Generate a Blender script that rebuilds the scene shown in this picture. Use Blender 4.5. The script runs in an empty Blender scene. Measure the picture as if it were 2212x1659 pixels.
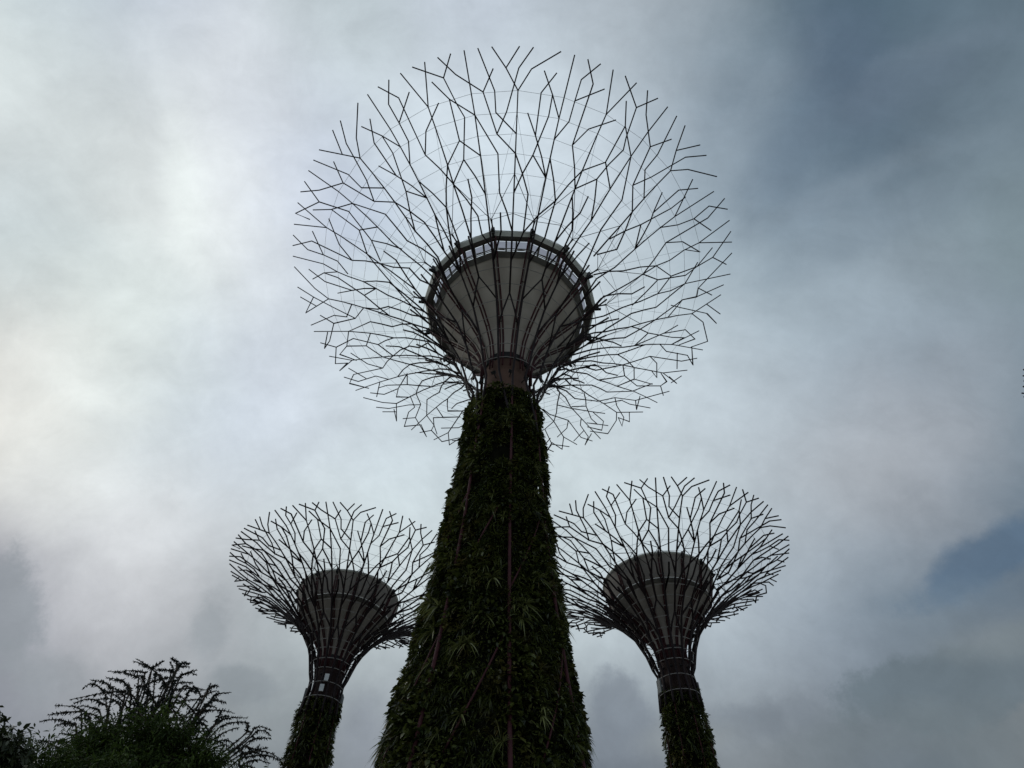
import bpy, math, random
import numpy as np
C = bpy.context.scene.collection
S = bpy.context.scene
R = math.radians

# ------------------------------------------------------------------ camera
TH, ROLL = 0.9410896295720755, 0.04076035134942192
EYE = 1.6
from mathutils import Vector, Matrix
cd = bpy.data.cameras.new("camera")
cam = bpy.data.objects.new("camera", cd); C.objects.link(cam)
fw = Vector((0, math.cos(TH), math.sin(TH))); r0 = Vector((1, 0, 0)); u0 = r0.cross(fw)
rr = r0*math.cos(ROLL) + u0*math.sin(ROLL); uu = -r0*math.sin(ROLL) + u0*math.cos(ROLL)
M = Matrix((rr, uu, -fw)).transposed().to_4x4(); M.translation = (0, 0, EYE)
cam.matrix_world = M
cd.sensor_width = 36.0; cd.lens = 1430.66/2212*36; cd.clip_start = 0.1; cd.clip_end = 6000
S.camera = cam

# ------------------------------------------------------------------ sky and sun
SUN_AZ, SUN_EL = R(-62), R(38)
def lin(c):
    c = c/255.0
    return c/12.92 if c <= 0.04045 else ((c+0.055)/1.055)**2.4
SKY = """-0.563,0.126,0.817:227,246,237
-0.494,0.129,0.860:131,144,186
-0.249,0.133,0.959:180,196,201
-0.072,0.130,0.989:179,185,202
0.068,0.125,0.990:161,173,181
0.170,0.120,0.978:166,174,183
0.354,0.107,0.929:39,73,89
0.537,0.089,0.839:77,99,112
-0.576,0.192,0.794:255,255,255
-0.502,0.200,0.841:107,128,122
-0.386,0.208,0.899:255,255,255
-0.232,0.213,0.949:221,231,232
-0.020,0.211,0.977:234,248,254
0.257,0.193,0.947:129,151,161
0.414,0.176,0.893:64,81,97
0.502,0.163,0.849:141,156,168
-0.579,0.258,0.774:234,238,236
-0.419,0.279,0.864:249,255,248
-0.318,0.287,0.904:146,164,206
-0.017,0.291,0.957:200,213,224
0.177,0.279,0.944:218,228,237
0.274,0.269,0.923:162,174,191
0.342,0.260,0.903:39,78,109
0.428,0.247,0.869:68,93,114
-0.593,0.318,0.740:146,172,191
-0.445,0.346,0.826:248,251,248
0.284,0.343,0.895:176,195,203
0.363,0.330,0.871:62,95,117
0.579,0.279,0.766:124,141,147
-0.590,0.391,0.706:171,196,192
0.193,0.443,0.876:202,214,221
0.426,0.399,0.812:205,215,221
-0.598,0.454,0.661:248,235,232
-0.492,0.488,0.721:235,249,241
-0.358,0.517,0.777:205,210,223
-0.211,0.536,0.818:208,223,228
0.458,0.465,0.758:84,116,138
-0.595,0.517,0.615:218,214,201
-0.545,0.537,0.644:244,255,255
-0.430,0.573,0.697:151,168,187
-0.302,0.601,0.740:221,228,239
0.356,0.568,0.742:207,219,227
0.509,0.517,0.688:134,141,153
-0.202,0.684,0.701:196,209,217
0.412,0.618,0.669:153,163,172
0.513,0.579,0.634:243,242,243
0.604,0.533,0.592:39,93,111
-0.473,0.679,0.562:250,255,254
-0.257,0.737,0.624:238,251,250
0.268,0.722,0.638:212,224,229
0.568,0.608,0.555:39,69,105
-0.570,0.680,0.461:50,45,91
-0.446,0.737,0.508:255,255,255
-0.387,0.757,0.526:108,106,135
-0.306,0.780,0.546:221,232,235
-0.155,0.806,0.572:194,205,209
0.127,0.803,0.583:199,211,215
0.324,0.761,0.562:165,176,184
0.517,0.683,0.516:79,111,125
-0.377,0.795,0.476:39,39,39
-0.319,0.812,0.489:147,159,161
0.319,0.799,0.510:184,198,209
0.414,0.765,0.493:155,168,186
-0.529,0.767,0.363:114,124,130
-0.303,0.857,0.417:126,134,134
0.338,0.836,0.433:134,139,141
0.459,0.787,0.413:80,88,104
0.574,0.723,0.386:163,160,156
-0.185,0.900,0.395:133,138,149
0.155,0.900,0.408:101,109,121
0.358,0.847,0.392:74,74,67
0.533,0.765,0.362:44,85,96"""
w = bpy.data.worlds.new("World"); S.world = w; w.use_nodes = True
nt = w.node_tree; nt.nodes.clear()
def nn(t, **k):
    n = nt.nodes.new(t)
    for a, b in k.items(): setattr(n, a, b)
    return n
lk = nt.links.new
def vm(op, a, b=None, c=None):
    n = nn('ShaderNodeVectorMath', operation=op)
    for i, v in enumerate((a, b, c)):
        if v is None: continue
        if hasattr(v, 'is_linked'): lk(v, n.inputs[i])
        else: n.inputs[i].default_value = v
    return n
def ma(op, a, b=None, c=None, clamp=False):
    n = nn('ShaderNodeMath', operation=op, use_clamp=clamp)
    for i, v in enumerate((a, b, c)):
        if v is None: continue
        if hasattr(v, 'is_linked'): lk(v, n.inputs[i])
        else: n.inputs[i].default_value = v
    return n.outputs[0]
tc = nn('ShaderNodeTexCoord')
d0 = tc.outputs['Generated']
def noise(vec, scale, detail, rough, dist=0.0):
    n = nn('ShaderNodeTexNoise'); n.inputs['Scale'].default_value = scale; n.inputs['Detail'].default_value = detail
    n.inputs['Roughness'].default_value = rough; n.inputs['Distortion'].default_value = dist; lk(vec, n.inputs['Vector']); return n
n1 = noise(d0, 3.2, 7, 0.58)
off = vm('SUBTRACT', n1.outputs['Color'], (0.5, 0.5, 0.5)).outputs[0]
n1b = noise(d0, 10.0, 8, 0.62)
wp = vm('MULTIPLY_ADD', off, (0.06, 0.06, 0.06), d0).outputs[0]
wp = vm('MULTIPLY_ADD', vm('SUBTRACT', n1b.outputs['Color'], (0.5, 0.5, 0.5)).outputs[0], (0.07, 0.07, 0.07), wp).outputs[0]
dn = vm('NORMALIZE', wp).outputs[0]
K = 120.0
col = None; tot = None
pts = [(tuple(map(float, l.split(':')[0].split(','))), tuple(lin(float(v)) for v in l.split(':')[1].split(','))) for l in SKY.strip().split('\n')]
for i_, (dv, cc) in enumerate(pts):
    if i_ and i_ % 8 == 0: dn = vm('MULTIPLY_ADD', col, (1e-7, 1e-7, 1e-7), dn).outputs[0]   # evaluated in turn, eight at a time
    dt = vm('DOT_PRODUCT', dn, dv).outputs['Value']
    wgt = ma('EXPONENT', ma('MULTIPLY_ADD', dt, K, -K))
    col = vm('MULTIPLY_ADD', wgt, cc, col if col is not None else tuple(0.0008*lin(v) for v in (165, 176, 187))).outputs[0]
    tot = ma('ADD', wgt, tot if tot is not None else 0.0008)
inv = ma('DIVIDE', 1.0, tot)
colv = vm('MULTIPLY', col, inv).outputs[0]
# single cloud banks and gaps: centre, long axis, short axis, sizes, colour, strength, softness
FEAT = """0.577,0.618,0.534|0.644,-0.747,0.169|0.503,0.246,-0.829|10.6,42.8|90,112,134|0.85,0.55
0.542,0.667,0.512|0.822,-0.547,-0.158|0.174,0.506,-0.844|14.8,63.4|108,126,142|0.50,0.80
0.381,0.137,0.915|0.593,0.723,-0.355|-0.710,0.677,0.194|10.3,20.5|90,106,126|0.40,0.70
0.352,0.258,0.900|0.339,-0.931,0.134|0.873,0.257,-0.415|13.6,32.6|110,128,145|0.45,1.00
-0.573,0.687,0.447|0.332,0.694,-0.639|-0.749,-0.217,-0.626|14.4,24.9|138,145,151|0.80,0.32
-0.544,0.731,0.412|0.806,0.592,0.014|-0.234,0.339,-0.911|17.0,37.5|145,152,157|0.60,0.60
-0.381,0.774,0.506|-0.069,-0.570,0.819|0.922,0.277,0.270|22.1,39.4|150,157,162|0.70,0.50
-0.333,0.827,0.453|0.911,0.406,-0.070|-0.242,0.389,-0.889|21.0,39.9|138,146,151|0.75,0.40
0.525,0.731,0.435|0.811,-0.585,0.005|0.258,0.351,-0.900|7.9,24.4|106,119,127|0.85,0.22
0.457,0.793,0.403|0.885,-0.452,-0.113|0.093,0.408,-0.908|6.9,30.1|112,122,127|0.60,0.60
0.163,0.874,0.458|0.264,-0.486,0.833|0.951,-0.014,-0.310|18.0,24.9|128,137,147|0.75,0.35
0.333,0.836,0.437|0.921,-0.388,0.042|0.205,0.388,-0.899|11.3,33.9|122,131,140|0.70,0.50
-0.181,0.880,0.438|0.217,-0.399,0.891|0.959,0.256,-0.119|23.4,36.4|138,145,154|0.60,0.70
-0.442,0.330,0.834|-0.006,-0.931,0.365|0.897,0.157,0.414|12.7,39.2|236,244,242|0.60,0.90
-0.545,0.519,0.659|0.766,0.628,0.139|-0.342,0.580,-0.739|20.1,65.7|236,242,239|0.40,1.00
0.574,0.677,0.460|-0.809,0.556,0.190|-0.127,-0.482,0.867|15.5,54.6|140,149,153|0.45,1.00
0.254,0.867,0.428|0.961,-0.276,-0.012|0.108,0.415,-0.904|15.2,59.6|156,163,163|0.40,1.00
0.274,0.268,0.924|0.353,-0.921,0.163|0.895,0.281,-0.347|10.5,39.5|150,165,176|0.35,1.00
0.466,0.319,0.825|0.741,-0.650,-0.167|0.483,0.690,-0.539|8.4,37.2|128,144,157|0.40,1.00
0.458,0.163,0.874|0.728,-0.634,-0.263|0.511,0.756,-0.409|11.1,29.7|106,122,138|0.50,0.60
0.501,0.113,0.858|0.816,-0.392,-0.425|0.288,0.913,-0.289|13.4,72.4|112,128,142|0.35,1.00
0.412,0.298,0.861|0.773,-0.615,-0.157|0.483,0.730,-0.484|9.7,58.6|136,151,164|0.40,1.00
0.509,0.230,0.830|0.786,-0.518,-0.338|0.352,0.824,-0.444|11.8,74.0|126,142,154|0.35,1.00
0.307,0.192,0.932|0.395,-0.917,0.058|0.866,0.350,-0.358|12.7,27.5|135,150,163|0.40,1.00"""
en = noise(d0, 9.0, 10, 0.68).outputs['Fac']
for l in FEAT.strip().split('\n'):
    c0, e1, e2, sz_, cc, ss = [tuple(map(float, q.split(','))) for q in l.split('|')]
    dd = vm('SUBTRACT', d0, c0).outputs[0]
    a1 = ma('MULTIPLY', vm('DOT_PRODUCT', dd, e1).outputs['Value'], sz_[0]); a2 = ma('MULTIPLY', vm('DOT_PRODUCT', dd, e2).outputs['Value'], sz_[1])
    q = ma('SQRT', ma('MULTIPLY_ADD', a1, a1, ma('MULTIPLY', a2, a2)))
    q = ma('MULTIPLY_ADD', en, 2.4, ma('ADD', q, -1.2))
    mr = nn('ShaderNodeMapRange', interpolation_type='SMOOTHSTEP'); lk(q, mr.inputs['Value'])
    mr.inputs['From Min'].default_value = 1.0-ss[1]; mr.inputs['From Max'].default_value = 1.0+ss[1]*0.8; mr.inputs['To Min'].default_value = ss[0]; mr.inputs['To Max'].default_value = 0.0
    mxc = nn('ShaderNodeMix', data_type='RGBA'); lk(mr.outputs[0], mxc.inputs['Factor']); lk(colv, mxc.inputs['A']); mxc.inputs['B'].default_value = (*(lin(v) for v in cc), 1)
    colv = mxc.outputs['Result']
    d0 = vm('MULTIPLY_ADD', colv, (1e-7, 1e-7, 1e-7), tc.outputs['Generated']).outputs[0]
d0 = tc.outputs['Generated']
n4 = noise(d0, 17.0, 10, 0.68, 0.4)
# cloud structure: soft billows and thin wisps
n2 = noise(d0, 5.5, 9, 0.60, 0.6)
mp = nn('ShaderNodeMapping'); mp.inputs['Scale'].default_value = (3.0, 9.0, 6.0); mp.inputs['Rotation'].default_value = (0.2, 0.5, 0.6)
lk(d0, mp.inputs['Vector'])
n3 = noise(mp.outputs[0], 1.3, 8, 0.62, 0.3)
g = ma('ADD', ma('MULTIPLY_ADD', n4.outputs['Fac'], 0.28, -0.14), ma('ADD', ma('MULTIPLY_ADD', n2.outputs['Fac'], 0.40, 0.80), ma('MULTIPLY_ADD', n3.outputs['Fac'], 0.30, -0.15)))
colv = vm('MULTIPLY', colv, g).outputs[0]
bg1 = nn('ShaderNodeBackground'); lk(colv, bg1.inputs['Color']); bg1.inputs['Strength'].default_value = 1.0
sk = nn('ShaderNodeTexSky'); sk.sky_type = 'NISHITA'; sk.sun_disc = False; sk.sun_elevation = SUN_EL; sk.sun_rotation = SUN_AZ
bg2 = nn('ShaderNodeBackground'); lk(sk.outputs[0], bg2.inputs['Color']); bg2.inputs['Strength'].default_value = 0.1
mx = nn('ShaderNodeMixShader'); mx.inputs[0].default_value = 0.03
lk(bg1.outputs[0], mx.inputs[1]); lk(bg2.outputs[0], mx.inputs[2])
wo = nn('ShaderNodeOutputWorld'); lk(mx.outputs[0], wo.inputs['Surface'])
sl = bpy.data.lights.new("sun", 'SUN'); sl.energy = 0.5; sl.angle = R(14); sl.color = (1.0, 0.95, 0.87)
so = bpy.data.objects.new("sun", sl); C.objects.link(so)
sd = Vector((math.sin(SUN_AZ)*math.cos(SUN_EL), math.cos(SUN_AZ)*math.cos(SUN_EL), math.sin(SUN_EL)))
so.rotation_euler = sd.to_track_quat('Z', 'Y').to_euler()
S.view_settings.view_transform = 'Standard'; S.view_settings.look = 'None'
S.view_settings.exposure = 0.0; S.view_settings.gamma = 1.0

# ------------------------------------------------------------------ materials
def mat(name, c1, c2, scale=4.0, rough=0.6, bump=0.0, metal=0.0, rand=False, trans=0.0, detail=5, stretch=None, c3=None, hue=None):
    m = bpy.data.materials.new(name); m.use_nodes = True
    t = m.node_tree; b = t.nodes['Principled BSDF']
    tcx = t.nodes.new('ShaderNodeTexCoord'); nz = t.nodes.new('ShaderNodeTexNoise')
    nz.inputs['Scale'].default_value = scale; nz.inputs['Detail'].default_value = detail
    src = tcx.outputs['Object']
    if stretch:
        mpn = t.nodes.new('ShaderNodeMapping'); mpn.inputs['Scale'].default_value = stretch
        t.links.new(src, mpn.inputs[0]); src = mpn.outputs[0]
    t.links.new(src, nz.inputs['Vector'])
    rp = t.nodes.new('ShaderNodeValToRGB')
    rp.color_ramp.elements[0].position = 0.3; rp.color_ramp.elements[1].position = 0.7
    rp.color_ramp.elements[0].color = (*c1, 1); rp.color_ramp.elements[1].color = (*c2, 1)
    if rand:
        ge = t.nodes.new('ShaderNodeNewGeometry'); ad = t.nodes.new('ShaderNodeMath'); ad.operation = 'MULTIPLY_ADD'
        t.links.new(ge.outputs['Random Per Island'], ad.inputs[0]); ad.inputs[1].default_value = 0.75
        sc = t.nodes.new('ShaderNodeMath'); sc.operation = 'MULTIPLY_ADD'
        t.links.new(nz.outputs['Fac'], sc.inputs[0]); sc.inputs[1].default_value = 0.9; sc.inputs[2].default_value = -0.32
        t.links.new(sc.outputs[0], ad.inputs[2]); t.links.new(ad.outputs[0], rp.inputs['Fac'])
        rp.color_ramp.elements[0].position = 0.15; rp.color_ramp.elements[1].position = 0.92
        if c3:
            e = rp.color_ramp.elements.new(0.99); e.color = (*c3, 1)
    else:
        t.links.new(nz.outputs['Fac'], rp.inputs['Fac'])
    colo = rp.outputs[0]
    if hue:
        hz = t.nodes.new('ShaderNodeTexNoise'); hz.inputs['Scale'].default_value = 1.1; hz.inputs['Detail'].default_value = 2
        t.links.new(tcx.outputs['Object'], hz.inputs['Vector'])
        sp_ = t.nodes.new('ShaderNodeSeparateColor'); t.links.new(hz.outputs['Color'], sp_.inputs[0])
        for ch, lo, hc in (('Red', 0.56, hue[0]), ('Green', 0.60, hue[1])):
            m_ = t.nodes.new('ShaderNodeMapRange'); t.links.new(sp_.outputs[ch], m_.inputs['Value'])
            m_.inputs['From Min'].default_value = lo; m_.inputs['From Max'].default_value = lo+0.10; m_.inputs['To Max'].default_value = 0.8
            x_ = t.nodes.new('ShaderNodeMix'); x_.data_type = 'RGBA'; x_.blend_type = 'MULTIPLY'; t.links.new(m_.outputs[0], x_.inputs['Factor'])
            t.links.new(colo, x_.inputs['A']); x_.inputs['B'].default_value = (*hc, 1); colo = x_.outputs['Result']
    t.links.new(colo, b.inputs['Base Color'])
    b.inputs['Roughness'].default_value = rough; b.inputs['Specular IOR Level'].default_value = 0.35 if rand else 0.2; b.inputs['Metallic'].default_value = metal
    if bump:
        bp = t.nodes.new('ShaderNodeBump'); bp.inputs['Strength'].default_value = bump; bp.inputs['Distance'].default_value = 0.02
        t.links.new(nz.outputs['Fac'], bp.inputs['Height']); t.links.new(bp.outputs[0], b.inputs['Normal'])
    if trans:
        tr = t.nodes.new('ShaderNodeBsdfTranslucent'); t.links.new(colo, tr.inputs['Color'])
        ms = t.nodes.new('ShaderNodeMixShader'); ms.inputs[0].default_value = trans
        t.links.new(b.outputs[0], ms.inputs[1]); t.links.new(tr.outputs[0], ms.inputs[2])
        t.links.new(ms.outputs[0], t.nodes['Material Output'].inputs['Surface'])
    return m
STEEL = mat('painted_steel', (0.012, 0.009, 0.011), (0.024, 0.015, 0.017), 3, 0.75)
MAROON = mat('maroon_steel', (0.042, 0.012, 0.016), (0.072, 0.022, 0.026), 2, 0.75, 0.1)
CABLE = mat('steel_cable', (0.16, 0.17, 0.18), (0.24, 0.25, 0.26), 8, 0.4, 0, 0.6)
GALV = mat('galvanised_rod', (0.22, 0.21, 0.205), (0.32, 0.31, 0.30), 6, 0.5, 0, 0.2)
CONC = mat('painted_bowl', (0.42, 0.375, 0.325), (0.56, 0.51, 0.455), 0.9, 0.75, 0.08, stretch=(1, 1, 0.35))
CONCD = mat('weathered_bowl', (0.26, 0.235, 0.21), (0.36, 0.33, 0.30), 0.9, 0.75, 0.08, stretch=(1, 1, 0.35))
CORN = mat('cornice_paint', (0.52, 0.53, 0.48), (0.64, 0.65, 0.60), 1.2, 0.7, 0.05)
SOFF = mat('soffit_paint', (0.10, 0.095, 0.085), (0.15, 0.14, 0.125), 2, 0.7, 0.05)
CORE = mat('core_concrete', (0.085, 0.050, 0.038), (0.15, 0.088, 0.066), 1.4, 0.85, 0.15, stretch=(1, 1, 0.3))
SHAFT = mat('brown_shaft', (0.022, 0.013, 0.012), (0.05, 0.030, 0.027), 2.5, 0.8, 0.1, stretch=(1, 1, 0.3))
DARK = mat('dark_fitting', (0.012, 0.012, 0.013), (0.03, 0.03, 0.032), 5, 0.6)
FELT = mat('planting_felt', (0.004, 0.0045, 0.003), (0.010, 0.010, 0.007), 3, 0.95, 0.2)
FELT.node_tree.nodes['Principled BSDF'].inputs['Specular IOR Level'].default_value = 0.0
LEAF = mat('wall_leaf', (0.009, 0.015, 0.003), (0.095, 0.115, 0.025), 0.9, 0.4, rand=True, trans=0.22, c3=(0.11, 0.10, 0.03), hue=((1.35, 0.95, 1.2), (0.55, 0.72, 1.2)))
BROM = mat('strap_leaf', (0.034, 0.044, 0.012), (0.19, 0.21, 0.07), 0.7, 0.35, rand=True, trans=0.22, c3=(0.15, 0.06, 0.04))
CONIF = mat('conifer_leaf', (0.006, 0.012, 0.011), (0.018, 0.028, 0.023), 1.0, 0.6, rand=True, trans=0.1)
BUSH = mat('bush_leaf', (0.016, 0.034, 0.005), (0.062, 0.098, 0.014), 0.7, 0.8, rand=True, trans=0.2)
BROAD = mat('broad_leaf', (0.014, 0.022, 0.010), (0.05, 0.065, 0.025), 0.8, 0.45, rand=True, trans=0.2)
BARK = mat('bark', (0.03, 0.024, 0.018), (0.07, 0.055, 0.04), 6, 0.9, 0.5, stretch=(1, 1, 0.2))
PANEL = mat('pale_panel', (0.50, 0.53, 0.54), (0.62, 0.64, 0.65), 2, 0.5)
GREYP = mat('grey_panel', (0.12, 0.13, 0.13), (0.19, 0.20, 0.20), 3, 0.6, 0.1)
GRASS = mat('lawn', (0.025, 0.045, 0.012), (0.055, 0.085, 0.025), 1.5, 0.9, 0.4)
PAVE = mat('paving', (0.30, 0.28, 0.255), (0.40, 0.38, 0.35), 2.0, 0.85, 0.2)
def glass_mat():
    m = bpy.data.materials.new('gallery_glass'); m.use_nodes = True; t = m.node_tree; t.nodes.clear()
    nz = t.nodes.new('ShaderNodeTexNoise'); nz.inputs['Scale'].default_value = 2.0
    rp = t.nodes.new('ShaderNodeValToRGB'); rp.color_ramp.elements[0].color = (0.34, 0.335, 0.37, 1); rp.color_ramp.elements[1].color = (0.42, 0.41, 0.45, 1)
    t.links.new(nz.outputs['Fac'], rp.inputs[0])
    a = t.nodes.new('ShaderNodeBsdfTransparent'); t.links.new(rp.outputs[0], a.inputs[0])
    gl = t.nodes.new('ShaderNodeBsdfGlossy'); gl.inputs['Roughness'].default_value = 0.08
    x = t.nodes.new('ShaderNodeMixShader'); x.inputs[0].default_value = 0.06
    o = t.nodes.new('ShaderNodeOutputMaterial')
    t.links.new(a.outputs[0], x.inputs[1]); t.links.new(gl.outputs[0], x.inputs[2]); t.links.new(x.outputs[0], o.inputs[0]); return m
GLASS = glass_mat()

# ------------------------------------------------------------------ mesh helpers
class MB:
    def __init__(s): s.v = []; s.f = []; s.n = 0
    def add(s, v, f):
        v = np.asarray(v, float); f = np.asarray(f, int)
        s.v.append(v); s.f.append(f + s.n); s.n += len(v)
    def tube(s, pts, rad, k=6):
        P = np.asarray(pts, float); n = len(P)
        if n < 2: return
        rad = np.full(n, rad) if np.isscalar(rad) else np.asarray(rad, float)
        T = np.gradient(P, axis=0); T /= np.linalg.norm(T, axis=1, keepdims=True) + 1e-9
        a = np.array([0, 0, 1.0]) if abs(T[0][2]) < 0.9 else np.array([1.0, 0, 0])
        N = np.cross(T[0], a); N /= np.linalg.norm(N)
        V = []; an = np.arange(k)*2*np.pi/k
        for i in range(n):
            N = N - T[i]*N.dot(T[i]); N /= np.linalg.norm(N) + 1e-9
            B = np.cross(T[i], N); sc = 1.0
            if 0 < i < n-1:
                d1 = P[i]-P[i-1]; d1 /= np.linalg.norm(d1)+1e-9; sc = 1/max(0.6, abs(d1.dot(T[i])))
            V.append(P[i] + rad[i]*sc*(np.cos(an)[:, None]*N + np.sin(an)[:, None]*B))
        V = np.concatenate(V + [P[:1], P[-1:]]); F = []
        for i in range(n-1):
            for j in range(k):
                F.append((i*k+j, i*k+(j+1) % k, (i+1)*k+(j+1) % k, (i+1)*k+j))
        c0, c1 = n*k, n*k+1
        for j in range(k):
            F.append((c0, (j+1) % k, j, j)); F.append((c1, (n-1)*k+j, (n-1)*k+(j+1) % k, (n-1)*k+(j+1) % k))
        s.add(V, F)
    def box(s, c, ax, ay, az):                       # centre and three half-axis vectors
        c = np.asarray(c, float); ax, ay, az = (np.asarray(q, float) for q in (ax, ay, az))
        V = [c + i*ax + j*ay + k*az for k in (-1, 1) for j in (-1, 1) for i in (-1, 1)]
        s.add(V, [(0, 2, 3, 1), (4, 5, 7, 6), (0, 1, 5, 4), (2, 6, 7, 3), (0, 4, 6, 2), (1, 3, 7, 5)])
    def quad(s, a, b, c, d): s.add([a, b, c, d], [(0, 1, 2, 3)])
    def strip(s, rows, closed=True):                 # rows: lists of equal length of points
        m = len(rows[0]); V = [p for r_ in rows for p in r_]; F = []
        for i in range(len(rows)-1):
            for j in range(m if closed else m-1):
                F.append((i*m+j, i*m+(j+1) % m, (i+1)*m+(j+1) % m, (i+1)*m+j))
        s.add(V, F)
    def mesh(s, name, m, smooth=True):
        me = bpy.data.meshes.new(name)
        V = np.concatenate(s.v); F = np.concatenate(s.f)
        tri = F[:, 2] == F[:, 3]
        cnt = np.where(tri, 3, 4); st = np.concatenate([[0], np.cumsum(cnt)[:-1]])
        keep = np.ones(F.shape, bool); keep[tri, 3] = False
        lp = F[keep]
        me.vertices.add(len(V)); me.vertices.foreach_set('co', V.astype('f4').ravel())
        me.loops.add(len(lp)); me.loops.foreach_set('vertex_index', lp.astype('i4'))
        me.polygons.add(len(F)); me.polygons.foreach_set('loop_start', st.astype('i4')); me.polygons.foreach_set('loop_total', cnt.astype('i4'))
        me.update(calc_edges=True); me.validate()
        me.polygons.foreach_set('use_smooth', np.full(len(me.polygons), smooth))
        me.materials.append(m); return me
    def obj(s, name, m, parent=None, smooth=True):
        o = bpy.data.objects.new(name, s.mesh(name, m, smooth)); C.objects.link(o)
        if parent: o.parent = parent
        return o
def unit(a): return a/(np.linalg.norm(a, axis=-1, keepdims=True)+1e-9)
def leaves(mb, P, D, L, W, droop, nseg, rng, prof=(0.55, 1.0, 0.75, 0.05)):
    """arching leaf blades: bases P, directions D, lengths L, half widths W"""
    N = len(P); D = unit(D)
    ref = unit(rng.normal(size=(N, 3))*0.5 + np.array([0, 0, 1.0]))
    Sd = unit(np.cross(D, ref)); s = np.linspace(0, 1, nseg+1)
    pr = np.interp(s, np.linspace(0, 1, len(prof)), prof)
    ctr = P[:, None] + (L[:, None]*s)[..., None]*D[:, None]
    ctr[..., 2] -= (droop*L)[:, None]*s**2
    V = np.stack([ctr - Sd[:, None]*(W[:, None]*pr)[..., None], ctr + Sd[:, None]*(W[:, None]*pr)[..., None]], 2)
    V = V.reshape(N*(nseg+1)*2, 3)
    b = (np.arange(N)*(nseg+1)*2)[:, None] + (np.arange(nseg)*2)[None]
    F = np.stack([b, b+1, b+3, b+2], -1).reshape(-1, 4)
    mb.add(V, F)
def empty(name, loc, label, cat, group=None):
    o = bpy.data.objects.new(name, None); C.objects.link(o); o.location = loc; o.empty_display_size = 0.5
    o['label'] = label; o['category'] = cat
    if group: o['group'] = group
    return o
def pol(phi, r, z):                                  # azimuth in degrees from -y, clockwise seen from above... x = r sin
    a = math.radians(phi); return np.array([r*math.sin(a), -r*math.cos(a), z])

# ------------------------------------------------------------------ setting
def sheet(name, x0, x1, y0, y1, z, m, div=1):
    b = MB(); b.quad((x0, y0, z), (x1, y0, z), (x1, y1, z), (x0, y1, z)); o = b.obj(name, m, smooth=False); o['kind'] = 'structure'; return o
sheet('ground', -2500, 2500, -2500, 2500, 0.0, GRASS)
sheet('plaza', -55, 60, -45, 70, 0.004, PAVE)

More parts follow.
